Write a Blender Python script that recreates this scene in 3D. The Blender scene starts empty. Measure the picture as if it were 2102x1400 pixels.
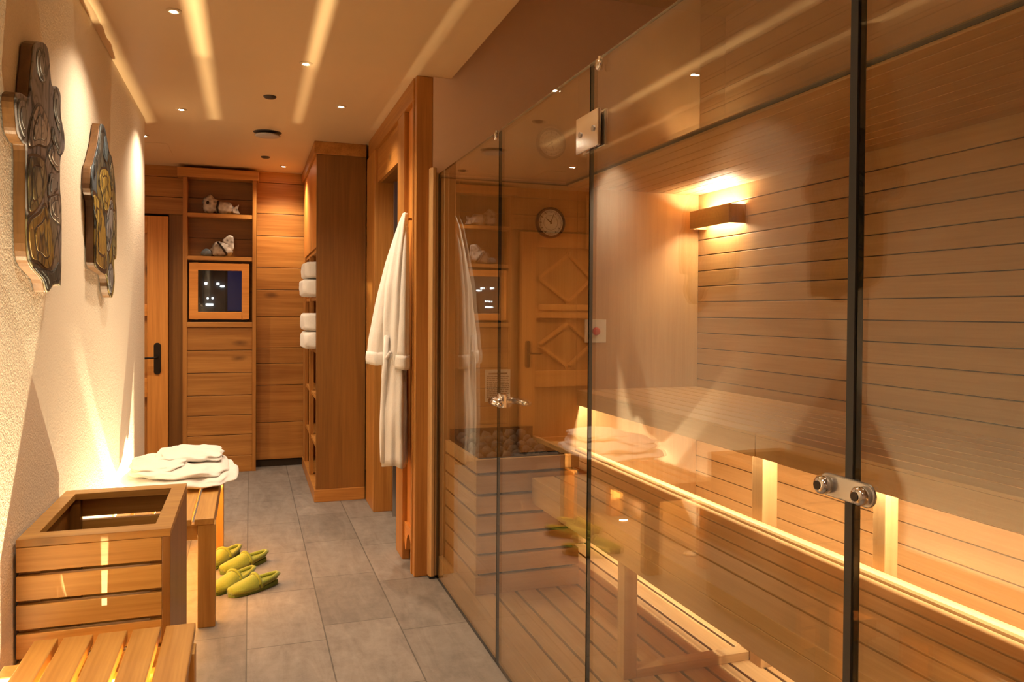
import bpy, bmesh, math, random
from mathutils import Vector, Matrix, noise
C = bpy.context.scene
COL = C.collection
PI = math.pi
rnd = random.Random(7)

# ------------------------------------------------------------------ camera
F_PX, PITCH, YAW, ROLL, CX, CY = 1589.816, .0138386, .3297093, -.00695444, 1056.95, 663.168
cd = bpy.data.cameras.new('camera'); cam = bpy.data.objects.new('camera', cd); COL.objects.link(cam)
fw = Vector((math.sin(YAW)*math.cos(PITCH), math.cos(YAW)*math.cos(PITCH), -math.sin(PITCH)))
rt = Vector((math.cos(YAW), -math.sin(YAW), 0)); dn = fw.cross(rt)
r2 = rt*math.cos(ROLL) + dn*math.sin(ROLL); d2 = -rt*math.sin(ROLL) + dn*math.cos(ROLL)
m = Matrix((r2, -d2, -fw)).transposed().to_4x4(); m.translation = (0, 0, 1.3)
cam.matrix_world = m
cd.sensor_width = 36; cd.lens = F_PX/2102*36
cd.shift_x = (1051-CX)/2102; cd.shift_y = (CY-700)/2102
cd.clip_start = .02
C.camera = cam

# ------------------------------------------------------------------ view, world, cycles
vs = C.view_settings
vs.view_transform = 'Standard'; vs.look = 'None'; vs.gamma = 1; vs.use_curve_mapping = False
vs.exposure = 0.40
w = bpy.data.worlds.new('world'); C.world = w; w.use_nodes = True
w.node_tree.nodes['Background'].inputs[0].default_value = (.20, .16, .62, 1)
w.node_tree.nodes['Background'].inputs[1].default_value = .5
cy = C.cycles
cy.use_denoising = True
cy.max_bounces = 14; cy.diffuse_bounces = 5; cy.glossy_bounces = 6; cy.transmission_bounces = 6; cy.transparent_max_bounces = 24
cy.caustics_reflective = False; cy.caustics_refractive = False
cy.sample_clamp_indirect = 4
WARM = (1, .70, .40)
WARM2 = (1, .78, .54)

def light(name, kind, loc, power, color=WARM, rot=(0, 0, 0), **kw):
    d = bpy.data.lights.new(name, kind); d.energy = power; d.color = color
    for k, v in kw.items(): setattr(d, k, v)
    o = bpy.data.objects.new(name, d); COL.objects.link(o); o.location = loc; o.rotation_euler = rot
    return o
P_DOWN, P_UP, P_LED, P_SCONCE = 46, 330, 25, 5.5

# ------------------------------------------------------------------ materials
class NT:
    def __init__(s, name):
        s.m = bpy.data.materials.new(name); s.m.use_nodes = True; s.t = s.m.node_tree; s.n = s.t.nodes
        s.b = s.n['Principled BSDF']; s.out = s.n['Material Output']
    def add(s, typ, **kw):
        x = s.n.new(typ)
        for k, v in kw.items(): setattr(x, k, v)
        return x
    def l(s, a, b): s.t.links.new(a, b)
    def val(s, sock, v): sock.default_value = v
    def math(s, op, a, b=None, c=None):
        x = s.add('ShaderNodeMath', operation=op)
        for i, q in enumerate((a, b, c)):
            if q is None: continue
            if isinstance(q, (int, float)): x.inputs[i].default_value = q
            else: s.l(q, x.inputs[i])
        return x.outputs[0]
    def mix(s, fac, a, b, blend='MIX'):
        x = s.add('ShaderNodeMix', data_type='RGBA', blend_type=blend)
        for sock, q in ((x.inputs['Factor'], fac), (x.inputs[6], a), (x.inputs[7], b)):
            if isinstance(q, (int, float)): sock.default_value = q
            elif isinstance(q, tuple): sock.default_value = (*q, 1) if len(q) == 3 else q
            else: s.l(q, sock)
        return x.outputs[2]
    def ramp(s, fac, stops):
        x = s.add('ShaderNodeValToRGB'); e = x.color_ramp.elements
        while len(e) < len(stops): e.new(.5)
        for i, (p, c) in enumerate(stops): e[i].position = p; e[i].color = (*c, 1) if isinstance(c, tuple) else (c, c, c, 1)
        s.l(fac, x.inputs[0]); return x.outputs[0]
    def noise(s, vec, scale=5, detail=4, rough=.5, dist=0):
        x = s.add('ShaderNodeTexNoise')
        for k, v in (('Scale', scale), ('Detail', detail), ('Roughness', rough), ('Distortion', dist)): x.inputs[k].default_value = v
        if vec is not None: s.l(vec, x.inputs['Vector'])
        return x.outputs['Fac']
    def obj(s): return s.add('ShaderNodeTexCoord').outputs['Object']
    def bump(s, h, strength=.2, dist=.01):
        x = s.add('ShaderNodeBump'); x.inputs['Strength'].default_value = strength; x.inputs['Distance'].default_value = dist
        s.l(h, x.inputs['Height']); s.l(x.outputs[0], s.b.inputs['Normal'])

def plain(name, col, rough=.5, metal=0, spec=.5):
    n = NT(name); b = n.b
    b.inputs['Base Color'].default_value = (*col, 1); b.inputs['Roughness'].default_value = rough; b.inputs['Metallic'].default_value = metal
    b.inputs['Specular IOR Level'].default_value = spec
    return n.m

def emit(name, col, strength):
    n = NT(name); b = n.b
    b.inputs['Base Color'].default_value = (*col, 1); b.inputs['Emission Color'].default_value = (*col, 1); b.inputs['Emission Strength'].default_value = strength
    return n.m

def wood(name, base, dark, axis, knots=.6, rough=.42, var=.18, fine=1.0):
    n = NT(name); co = n.obj()
    isl = n.add('ShaderNodeNewGeometry').outputs['Random Per Island']
    cmb = n.add('ShaderNodeCombineXYZ')
    for i, k in enumerate((37., 61., 83.)): n.l(n.math('MULTIPLY', isl, k), cmb.inputs[i])
    va = n.add('ShaderNodeVectorMath', operation='ADD'); n.l(co, va.inputs[0]); n.l(cmb.outputs[0], va.inputs[1])
    def mp(al, ac):
        x = n.add('ShaderNodeMapping'); sc = [ac]*3; sc['xyz'.index(axis)] = al
        x.inputs['Scale'].default_value = sc; n.l(va.outputs[0], x.inputs['Vector']); return x.outputs[0]
    g1 = n.noise(mp(.7, 14), 1.0, 5, .55, .8)
    g2 = n.noise(mp(3, 120*fine), 1.0, 3, .6, .2)
    g3 = n.noise(mp(.5, 3), 1.0, 2, .5, 0)
    f = n.ramp(g1, [(.34, 0.), (.66, 1.)])
    f = n.math('ADD', n.math('MULTIPLY', f, .55), n.math('MULTIPLY', n.ramp(g2, [(.35, 0.), (.65, 1.)]), .30))
    f = n.math('ADD', f, n.math('MULTIPLY', n.math('SUBTRACT', g3, .5), .5))
    col = n.mix(f, dark, base)
    if knots > 0:
        v = n.add('ShaderNodeTexVoronoi'); v.inputs['Scale'].default_value = 1
        n.l(mp(2.2, 5.5), v.inputs['Vector'])
        wob = n.math('MULTIPLY', n.math('SUBTRACT', n.noise(mp(10, 30), 1, 2), .5), .12)
        d = n.math('ADD', v.outputs['Distance'], wob)
        k = n.ramp(d, [(.03, 1.), (.16, 0.)])
        sep = n.add('ShaderNodeSeparateColor'); n.l(v.outputs['Color'], sep.inputs[0])
        on = n.math('GREATER_THAN', sep.outputs[0], 1-knots*.5)
        col = n.mix(n.math('MULTIPLY', n.math('MULTIPLY', k, on), .75), col, tuple(c*.32 for c in dark))
    hv = n.add('ShaderNodeHueSaturation'); n.l(col, hv.inputs['Color'])
    n.l(n.math('ADD', n.math('MULTIPLY', isl, var), 1-var*.5), hv.inputs['Value'])
    n.l(hv.outputs[0], n.b.inputs['Base Color'])
    n.b.inputs['Roughness'].default_value = rough
    n.bump(g2, .08, .004)
    return n.m

W = {}
for ax in 'xyz':
    W['honey'+ax] = wood('honey_pine_'+ax, (.56, .265, .062), (.30, .11, .017), ax, 1.1)
    W['door'+ax] = wood('orange_pine_'+ax, (.80, .35, .075), (.52, .19, .03), ax, .5)
    W['slat'+ax] = wood('oiled_spruce_'+ax, (.58, .325, .085), (.35, .165, .032), ax, .35)
    W['hem'+ax] = wood('pale_hemlock_'+ax, (.58, .355, .155), (.45, .255, .095), ax, 0, .5, .12)
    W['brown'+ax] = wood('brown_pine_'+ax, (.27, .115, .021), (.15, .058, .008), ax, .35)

DARKW = wood('dark_stained_wood', (.16, .075, .022), (.07, .03, .009), 'z', 0)
def mk_stucco():
    n = NT('white_stucco'); co = n.obj()
    a = n.noise(co, 150, 3, .6); b = n.noise(co, 55, 2, .5)
    n.l(n.mix(a, (.70, .60, .47), (.86, .77, .64)), n.b.inputs['Base Color'])
    n.b.inputs['Roughness'].default_value = .9
    n.bump(n.math('ADD', n.math('MULTIPLY', a, .8), n.math('MULTIPLY', b, .6)), .4, .009)
    return n.m
STUCCO = mk_stucco()
def mk_plaster(name, c, rough, amt=.04):
    n = NT(name); co = n.obj(); a = n.noise(co, 3, 4)
    n.l(n.mix(a, tuple(x*(1-amt) for x in c), tuple(min(1, x*(1+amt)) for x in c)), n.b.inputs['Base Color'])
    n.b.inputs['Roughness'].default_value = rough
    n.bump(n.noise(co, 60, 2), .04, .004)
    return n.m
CEIL = mk_plaster('satin_ceiling_paint', (.76, .56, .33), .42)
PINK = mk_plaster('rose_plaster', (.80, .60, .47), .75)
DARK = plain('dark_recess', (.03, .018, .01), .8)
def mk_tile():
    n = NT('grey_slate_tile'); co = n.obj()
    mp = n.add('ShaderNodeMapping'); mp.inputs['Rotation'].default_value = (0, 0, PI/2)
    sep = n.add('ShaderNodeSeparateXYZ'); n.l(co, sep.inputs[0])
    cb = n.add('ShaderNodeCombineXYZ')
    n.l(n.math('ADD', sep.outputs[1], -3.266+6.0), cb.inputs[0]); n.l(n.math('ADD', sep.outputs[0], .01+3.0), cb.inputs[1])
    br = n.add('ShaderNodeTexBrick'); n.l(cb.outputs[0], br.inputs['Vector'])
    br.offset = .24; br.offset_frequency = 2
    for k, v in (('Scale', 1), ('Mortar Size', .0028), ('Mortar Smooth', .2), ('Brick Width', .6), ('Row Height', .3), ('Bias', 0)): br.inputs[k].default_value = v
    br.inputs['Color1'].default_value = (1, 1, 1, 1); br.inputs['Color2'].default_value = (.72, .72, .72, 1); br.inputs['Mortar'].default_value = (.42, .42, .42, 1)
    ms = n.add('ShaderNodeMapping'); ms.inputs['Scale'].default_value = (9, 2.2, 5); ms.inputs['Rotation'].default_value = (0, 0, .7); n.l(co, ms.inputs[0])
    a = n.noise(ms.outputs[0], 1.2, 8, .65, 1.2); b = n.noise(co, 160, 3, .6); c = n.noise(co, 14, 6, .7)
    base = n.ramp(n.math('ADD', n.math('MULTIPLY', a, .6), n.math('MULTIPLY', c, .4)), [(.36, (.14, .118, .105)), (.52, (.225, .195, .172)), (.68, (.31, .27, .24))])
    base = n.mix(n.math('MULTIPLY', b, .35), base, (.35, .31, .28))
    n.l(n.mix(1, base, br.outputs['Color'], 'MULTIPLY'), n.b.inputs['Base Color'])
    n.b.inputs['Roughness'].default_value = .55
    h = n.math('ADD', n.math('MULTIPLY', c, .5), n.math('MULTIPLY', n.math('SUBTRACT', 1, br.outputs['Fac']), .6))
    n.bump(h, .25, .006)
    return n.m
TILE = mk_tile()
def mk_glass(name, tint, gain=1.0):
    n = NT(name); n.n.remove(n.b)
    geo = n.add('ShaderNodeNewGeometry'); fr = n.add('ShaderNodeFresnel')
    n.l(n.math('ADD', n.math('MULTIPLY', geo.outputs['Backfacing'], 1/1.52-1.52), 1.52), fr.inputs['IOR'])
    t = n.add('ShaderNodeBsdfTransparent'); t.inputs[0].default_value = (*tint, 1)
    g = n.add('ShaderNodeBsdfGlossy'); g.inputs['Roughness'].default_value = 0; g.inputs[0].default_value = (1, 1, 1, 1)
    mx = n.add('ShaderNodeMixShader')
    n.l(fr.outputs[0] if gain == 1 else n.math('MULTIPLY', fr.outputs[0], gain), mx.inputs[0])
    n.l(t.outputs[0], mx.inputs[1]); n.l(g.outputs[0], mx.inputs[2]); n.l(mx.outputs[0], n.out.inputs[0])
    return n.m
GLASS = mk_glass('clear_sauna_glass', (.955, .965, .95), 1.06)
GEDGE = plain('dark_glass_edge', (.012, .02, .016), .15)
CHROME = plain('chrome', (.82, .8, .78), .12, 1)
STEEL = plain('brushed_steel', (.55, .54, .53), .3, 1)
BLACK = plain('black_rubber', (.012, .012, .012), .5)
IRON = plain('dark_iron', (.03, .02, .014), .4, .6)
WHITE = plain('white_paint', (.8, .78, .74), .5)
RED = plain('red_plastic', (.62, .02, .012), .35)
PAPER = plain('paper', (.82, .8, .76), .8)
INK = plain('grey_ink', (.22, .2, .19), .8)
def mk_terry(name, c1, c2, sc=260, st=.5):
    n = NT(name); co = n.obj(); a = n.noise(co, sc, 3, .7); b = n.noise(co, 25, 3)
    n.l(n.mix(n.math('ADD', n.math('MULTIPLY', a, .6), n.math('MULTIPLY', b, .4)), c1, c2), n.b.inputs['Base Color'])
    n.b.inputs['Roughness'].default_value = .95
    n.b.inputs['Sheen Weight'].default_value = .3
    n.bump(n.math('ADD', a, n.math('MULTIPLY', b, .8)), st, .006)
    return n.m
TERRY = mk_terry('white_terry', (.72, .68, .63), (.92, .89, .85))
GREEN = mk_terry('lime_terry', (.15, .19, .012), (.33, .37, .035), 300, .4)
GREENSOLE = plain('green_sole', (.12, .16, .02), .8)
def mk_art(name, stops, seed, scale):
    n = NT(name); co = n.obj()
    mp = n.add('ShaderNodeMapping'); mp.inputs['Location'].default_value = (seed, seed*1.7, seed*.6); mp.inputs['Scale'].default_value = (1, 1.5, .8); n.l(co, mp.inputs[0])
    nz = n.add('ShaderNodeTexNoise'); nz.inputs['Scale'].default_value = 4; nz.inputs['Detail'].default_value = 3; n.l(mp.outputs[0], nz.inputs['Vector'])
    v2 = n.add('ShaderNodeVectorMath', operation='MULTIPLY_ADD'); v2.inputs[1].default_value = (.35, .35, .35); n.l(nz.outputs['Color'], v2.inputs[0]); n.l(mp.outputs[0], v2.inputs[2])
    vo = n.add('ShaderNodeTexVoronoi', feature='SMOOTH_F1'); vo.inputs['Scale'].default_value = scale; vo.inputs['Smoothness'].default_value = .25; n.l(v2.outputs[0], vo.inputs['Vector'])
    ve = n.add('ShaderNodeTexVoronoi', feature='DISTANCE_TO_EDGE'); ve.inputs['Scale'].default_value = scale; n.l(v2.outputs[0], ve.inputs['Vector'])
    rings = n.math('ABSOLUTE', n.math('SINE', n.math('MULTIPLY', vo.outputs['Distance'], 17)))
    sep = n.add('ShaderNodeSeparateColor'); n.l(vo.outputs['Color'], sep.inputs[0])
    zz = n.add('ShaderNodeSeparateXYZ'); n.l(co, zz.inputs[0])
    key = n.math('ADD', n.math('MULTIPLY', sep.outputs[0], .45), n.math('ADD', n.math('MULTIPLY', zz.outputs[2], .85), .0))
    key = n.math('ADD', key, n.math('MULTIPLY', rings, .12))
    c = n.ramp(key, stops)
    streak = n.ramp(rings, [(.0, .62), (.5, 1.)])
    c = n.mix(1, c, streak, 'MULTIPLY')
    edge = n.ramp(ve.outputs['Distance'], [(.015, .16), (.075, 1.)])
    c = n.mix(1, c, edge, 'MULTIPLY')
    n.l(c, n.b.inputs['Base Color']); n.b.inputs['Roughness'].default_value = .6
    n.bump(n.math('ADD', edge, n.math('MULTIPLY', rings, .3)), .35, .01)
    return n.m
ART1 = mk_art('grey_relief_paint', [(.0, (.13, .065, .02)), (.22, (.16, .13, .05)), (.42, (.20, .165, .14)), (.62, (.22, .195, .19)), (.85, (.18, .17, .19))], 3.1, 5.2)
ART2 = mk_art('ochre_relief_paint', [(.0, (.24, .24, .23)), (.2, (.25, .16, .02)), (.45, (.21, .15, .03)), (.62, (.09, .085, .06)), (.85, (.06, .09, .12))], 8.3, 5.5)
def mk_stone():
    n = NT('lava_stone'); co = n.obj(); a = n.noise(co, 40, 5, .7)
    n.l(n.ramp(a, [(.3, (.022, .018, .016)), (.7, (.11, .096, .086))]), n.b.inputs['Base Color']); n.b.inputs['Roughness'].default_value = .85
    n.bump(a, .6, .01); return n.m
STONE = mk_stone()
def mk_carv():
    n = NT('glazed_ceramic'); co = n.obj(); v = n.add('ShaderNodeTexVoronoi'); v.inputs['Scale'].default_value = 34; n.l(co, v.inputs['Vector'])
    n.l(n.ramp(v.outputs['Distance'], [(.1, (.10, .09, .085)), (.35, (.36, .31, .27)), (.8, (.56, .51, .46))]), n.b.inputs['Base Color']); n.b.inputs['Roughness'].default_value = .3
    return n.m
CARV = mk_carv()

# ------------------------------------------------------------------ mesh helpers
class MB:
    def __init__(s): s.bm = bmesh.new(); s.mi = 0
    def face(s, vs):
        try: f = s.bm.faces.new(vs); f.material_index = s.mi; return f
        except ValueError: return None
    def box(s, x0, x1, y0, y1, z0, z1):
        v = [s.bm.verts.new((x, y, z)) for x in (x0, x1) for y in (y0, y1) for z in (z0, z1)]
        for q in ((0, 1, 3, 2), (4, 6, 7, 5), (0, 4, 5, 1), (2, 3, 7, 6), (0, 2, 6, 4), (1, 5, 7, 3)): s.face([v[i] for i in q])
        return s
    def hexa(s, lo, hi):  # two quads (4 pts each), bottom and top
        a = [s.bm.verts.new(p) for p in lo]; b = [s.bm.verts.new(p) for p in hi]
        s.face(a[::-1]); s.face(b)
        for i in range(4): s.face([a[i], a[(i+1) % 4], b[(i+1) % 4], b[i]])
        return s
    def prism(s, pts, vec):  # polygon (list of 3d) swept by vec
        vec = Vector(vec)
        a = [s.bm.verts.new(p) for p in pts]; b = [s.bm.verts.new(Vector(p)+vec) for p in pts]
        s.face(a[::-1]); s.face(b); n = len(a)
        for i in range(n): s.face([a[i], a[(i+1) % n], b[(i+1) % n], b[i]])
        return s
    def rings(s, rs, cap0=True, cap1=True):
        R = [[s.bm.verts.new(p) for p in r] for r in rs]; n = len(R[0])
        for a, b in zip(R, R[1:]):
            for i in range(n): s.face([a[i], a[(i+1) % n], b[(i+1) % n], b[i]])
        if cap0: s.face(R[0][::-1])
        if cap1: s.face(R[-1])
        return s
    def cyl(s, p0, p1, r0, r1=None, n=24):
        p0, p1 = Vector(p0), Vector(p1); r1 = r0 if r1 is None else r1
        d = (p1-p0).normalized(); u = d.orthogonal().normalized(); v = d.cross(u)
        ring = lambda p, r: [p+(u*math.cos(2*PI*i/n)+v*math.sin(2*PI*i/n))*r for i in range(n)]
        return s.rings([ring(p0, r0), ring(p1, r1)])
    def lathe(s, c, prof, axis=(0, 0, 1), n=32):  # prof: (r, h) along axis
        c = Vector(c); d = Vector(axis).normalized(); u = d.orthogonal().normalized(); v = d.cross(u)
        cl = prof[0][0] > .001 and prof[-1][0] > .001
        if cl: prof = list(prof)+[prof[0]]
        return s.rings([[c+d*h+(u*math.cos(2*PI*i/n)+v*math.sin(2*PI*i/n))*max(r, 1e-4) for i in range(n)] for r, h in prof], not cl, not cl)
    def tube(s, pts, r, n=10):
        pts = [Vector(p) for p in pts]; rs = []; u = None
        for i, p in enumerate(pts):
            d = (pts[min(i+1, len(pts)-1)]-pts[max(i-1, 0)]).normalized()
            u = d.orthogonal().normalized() if u is None else (u-d*u.dot(d)).normalized()
            v = d.cross(u); rr = r[i] if isinstance(r, (list, tuple)) else r
            rs.append([p+(u*math.cos(2*PI*k/n)+v*math.sin(2*PI*k/n))*rr for k in range(n)])
        return s.rings(rs)

def bx(*a): return MB().box(*a)

def obj(name, mb, mat, parent=None, loc=None, bevel=0, smooth=False, sub=0, label=None, wn=False):
    bm = mb.bm if isinstance(mb, MB) else mb
    bmesh.ops.remove_doubles(bm, verts=bm.verts, dist=1e-6)
    bmesh.ops.recalc_face_normals(bm, faces=bm.faces)
    if loc is None:
        xs = [v.co for v in bm.verts]
        lo = Vector([min(c[i] for c in xs) for i in range(3)]); hi = Vector([max(c[i] for c in xs) for i in range(3)])
        loc = Vector(((lo.x+hi.x)/2, (lo.y+hi.y)/2, lo.z))
    loc = Vector(loc)
    for v in bm.verts: v.co -= loc
    me = bpy.data.meshes.new(name); bm.to_mesh(me); bm.free()
    for x in (mat if isinstance(mat, (list, tuple)) else [mat]): me.materials.append(x)
    if smooth: me.shade_smooth()
    o = bpy.data.objects.new(name, me); COL.objects.link(o)
    wp = Vector((0, 0, 0)); q = parent
    while q: wp += q.location; q = q.parent
    o.location = loc-wp; o.parent = parent
    if bevel:
        b = o.modifiers.new('bevel', 'BEVEL'); b.width = bevel; b.segments = 2; b.limit_method = 'ANGLE'; b.angle_limit = math.radians(40)
    if sub:
        b = o.modifiers.new('sub', 'SUBSURF'); b.levels = sub; b.render_levels = sub
    if label: o['label'] = label
    return o
def tag(o, label, cat, group=None):
    o['label'] = label; o['category'] = cat
    if group: o['group'] = group
    return o
def thing(name, label, cat, loc, group=None):
    o = bpy.data.objects.new(name, None); COL.objects.link(o); o.location = loc; o.empty_display_size = .05
    return tag(o, label, cat, group)
def struct(name, mb, mat, parent=None, **k):
    o = obj(name, mb, mat, parent, **k)
    if parent is None: o['kind'] = 'structure'
    return o

# ------------------------------------------------------------------ room shell
XG, ZC = .868, 2.446
struct('floor', bx(-1.9, 2.75, -1.7, 7.0, -.1, 0), TILE, loc=(0, 0, 0))
struct('ceiling', bx(-1.9, .935, -1.7, 7.0, ZC, ZC+.12), CEIL, loc=(0, 0, ZC))
struct('ceiling_high', bx(.935, 2.75, -1.7, 7.0, 2.95, 3.05), CEIL, loc=(0, 0, 2.95))
# fascia between the low ceiling and the higher one over the sauna
struct('wall_ceiling_step', bx(.915, .935, -1.6, 3.72, ZC+.12, 2.95), CEIL, loc=(.92, 0, ZC))
def mk_left():
    mb = MB(); pts = [(-.76, -1.6, 0), (-.6, -1.6, 0), (-.6, 5.13, 0)]
    for i in range(1, 7): a = i/6*PI/2; pts.append((-.6-.05*(1-math.cos(a)), 5.13+.05*math.sin(a), 0))
    pts += [(-.76, 5.18, 0)]
    mb.prism(pts, (0, 0, ZC)); return mb
struct('wall_left', mk_left(), STUCCO, loc=(-.6, 2, 0))
struct('wall_alcove_left', bx(-1.8, -1.7, 5.0, 6.9, 0, ZC), STUCCO)
struct('wall_alcove_front', bx(-1.7, -.76, 5.02, 5.18, 0, ZC), STUCCO)
# wall behind the camera with a daylight window
mb = MB(); mb.box(-1.9, -.42, -1.62, -1.5, 0, 2.95); mb.box(-.10, 2.75, -1.62, -1.5, 0, 2.95); mb.box(-.42, -.10, -1.62, -1.5, 0, 1.25); mb.box(-.42, -.10, -1.62, -1.5, 2.05, 2.95)
wb = struct('wall_front', mb, PINK)
mb = MB(); mb.box(-.42, -.38, -1.58, -1.53, 1.25, 2.05); mb.box(-.14, -.10, -1.58, -1.53, 1.25, 2.05); mb.box(-.38, -.14, -1.58, -1.53, 1.25, 1.29); mb.box(-.38, -.14, -1.58, -1.53, 2.01, 2.05)
wn = struct('window_1', mb, W['honeyz'])
obj('pane', bx(-.38, -.14, -1.56, -1.555, 1.29, 2.01), GLASS, wn)
# plaster wall behind the sauna and outer sauna wall
struct('wall_sauna_far', bx(.845, 2.6, 3.725, 3.80, 0, 2.95), PINK)
struct('wall_sauna_outer', bx(2.5, 2.6, -1.5, 3.72, 0, 2.95), PINK)

# wall at the end of the corridor, pine planks
def planks_x(y0, y1, x0, x1, zs, gap=.004):
    mb = MB()
    for a, b in zip(zs, zs[1:]): mb.box(x0, x1, y0, y1, a+gap/2, b-gap/2)
    return mb
wbk = struct('wall_back', bx(-1.9, 2.75, 6.80, 6.9, 0, ZC), DARK)
zsB = [.06, .37, .68, .86, .99, 1.25, 1.474, 1.657, 1.92, 2.104, 2.36]
obj('plank_cladding', planks_x(6.75, 6.79, .05, .80, zsB), W['honeyx'], wbk, bevel=.002)
obj('plank_cladding', planks_x(6.75, 6.79, -1.7, -.5, [2.06, 2.2, 2.36]), W['honeyx'], wbk, bevel=.002)
obj('top_board', bx(.05, .80, 6.735, 6.79, 2.36, ZC), W['honeyx'], wbk, bevel=.002)
obj('top_board', bx(-1.7, -.5, 6.735, 6.79, 2.36, ZC), W['honeyx'], wbk, bevel=.002)
struct('baseboard_back', bx(.05, .80, 6.765, 6.795, 0, .058), DARK)
# right corridor wall beyond the doorway, and the dim room behind the doorway
struct('wall_right', bx(.90, 1.0, 5.12, 6.8, 0, ZC), PINK)
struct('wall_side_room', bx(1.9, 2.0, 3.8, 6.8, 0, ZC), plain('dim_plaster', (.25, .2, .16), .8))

# ------------------------------------------------------------------ wood panelling with the doorway (right side of corridor)
pn = thing('wood_panelling', 'honey brown wooden door surround and framed wall panel where the bathrobe hangs', 'wall panelling', (.8, 4.4, 0))
obj('post', bx(.763, .845, 3.725, 3.775, 0, ZC), W['honeyz'], pn, bevel=.004)
obj('header', bx(.758, .80, 3.775, 5.30, 2.34, ZC), W['honeyy'], pn, bevel=.003)
obj('top_panel', bx(.778, .80, 4.20, 5.05, 2.13, 2.34), W['honeyy'], pn)
obj('stile', bx(.758, .80, 4.02, 4.20, 0, 2.34), W['honeyz'], pn, bevel=.003)
obj('stile', bx(.758, .80, 3.775, 3.80, 0, 2.34), W['honeyz'], pn, bevel=.003)
obj('stile', bx(.758, .90, 5.02, 5.10, 0, 2.34), W['honeyz'], pn, bevel=.003)
obj('stile', bx(.758, .80, 5.10, 5.375, 0, 2.34), W['honeyz'], pn, bevel=.003)
obj('wall_panel', bx(.783, .80, 3.80, 4.02, .16, 2.34), W['doorz'], pn)
def arch_rail():
    pts = [(.77, 3.80, .20), (.77, 3.80, .04)]
    for i in range(9):
        t = i/8; pts.append((.77, 3.80+.03+.17*t, .06+.10*math.sin(PI*min(1, t*1.15+.0))**.6 if t > 0 else .05))
    pts += [(.77, 4.02, .10), (.77, 4.02, .20)]
    return MB().prism(pts, (.028, 0, 0))
obj('arched_foot_rail', arch_rail(), W['doory'], pn)
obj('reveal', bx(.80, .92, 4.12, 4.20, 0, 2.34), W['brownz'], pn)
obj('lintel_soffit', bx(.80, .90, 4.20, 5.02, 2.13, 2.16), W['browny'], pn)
sd = thing('sliding_glass_door', 'sliding glass door edge with steel strip inside the wooden doorway', 'door', (.87, 4.6, 0))
obj('glass', bx(.866, .874, 4.90, 5.015, .01, 2.12), GLASS, sd)
obj('steel_edge', bx(.858, .880, 4.87, 4.90, .0, 2.12), STEEL, sd)

# ------------------------------------------------------------------ towel cabinet
cb = thing('towel_cabinet', 'tall honey pine cabinet with open side niches holding towels', 'cabinet', (.59, 6.0, 0))
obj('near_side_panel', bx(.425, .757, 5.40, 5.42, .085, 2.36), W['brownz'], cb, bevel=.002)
obj('far_side_panel', bx(.425, .757, 6.66, 6.69, .085, 2.36), W['honeyz'], cb)
obj('back_panel', bx(.74, .757, 5.42, 6.66, .085, 2.36), W['honeyz'], cb)
obj('crown', bx(.408, .757, 5.385, 6.735, 2.36, ZC), W['honeyy'], cb, bevel=.004)
obj('plinth', bx(.415, .757, 5.39, 6.70, 0, .085), W['honeyx'], cb, bevel=.003)
obj('door', bx(.425, .45, 5.42, 6.66, 1.735, 2.36), W['doorz'], cb, bevel=.002)
for z in (.37, .70, 1.02, 1.385, 1.715): obj('shelf', bx(.43, .74, 5.42, 6.66, z-.012, z+.012), W['honeyy'], cb, bevel=.002)
obj('stile', bx(.42, .45, 6.45, 6.66, .085, 1.735), W['honeyz'], cb, bevel=.002)
obj('stile', bx(.42, .45, 5.92, 5.98, .085, 1.703), W['honeyz'], cb, bevel=.002)

def pillow(cx, cy, z0, z1, rx, ry, seed, e=2.6, amp=.05, nu=40, nv=18, fx=6, ev=.9):
    mb = MB(); R = []; h = (z1-z0)/2; zc = (z0+z1)/2
    sg = lambda v, p: math.copysign(abs(v)**p, v)
    for j in range(nv+1):
        ph = -PI/2+PI*j/nv; ring = []
        for i in range(nu):
            th = 2*PI*i/nu
            x = sg(math.cos(ph), 2/e)*sg(math.cos(th), 2/e); y = sg(math.cos(ph), 2/e)*sg(math.sin(th), 2/e); z = sg(math.sin(ph), ev)
            d = noise.noise(Vector((x*fx*.5+seed, y*fx*.5, z*2)))*amp + noise.noise(Vector((x*fx+seed, y*fx, z*3)))*amp*.5
            p = Vector((cx+x*rx*(1+d), cy+y*ry*(1+d), zc+z*h*(1+d*2.2)))
            p.z = min(max(p.z, z0), z1)
            ring.append(p)
        R.append(ring)
    mb.rings(R); return mb
def towel(z0, z1, dx, seed, label):
    o = obj('folded_towel', pillow(.52+dx, 5.66, z0, z1, .175, .20, seed, 9, .03, 48, 24, 6, .32), TERRY, smooth=True)
    tag(o, label, 'towel', 'folded towels in the cabinet niches'); return o
towel(1.399, 1.52, -.008, 1.3, 'white folded towel in upper cabinet niche, lower of its pair')
towel(1.523, 1.64, .004, 4.1, 'white folded towel in upper cabinet niche, upper of its pair')
towel(1.0345, 1.16, .0, 7.7, 'white folded towel in lower cabinet niche, lower of its pair')
towel(1.163, 1.285, -.002, 9.2, 'white folded towel in lower cabinet niche, upper of its pair')

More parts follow.
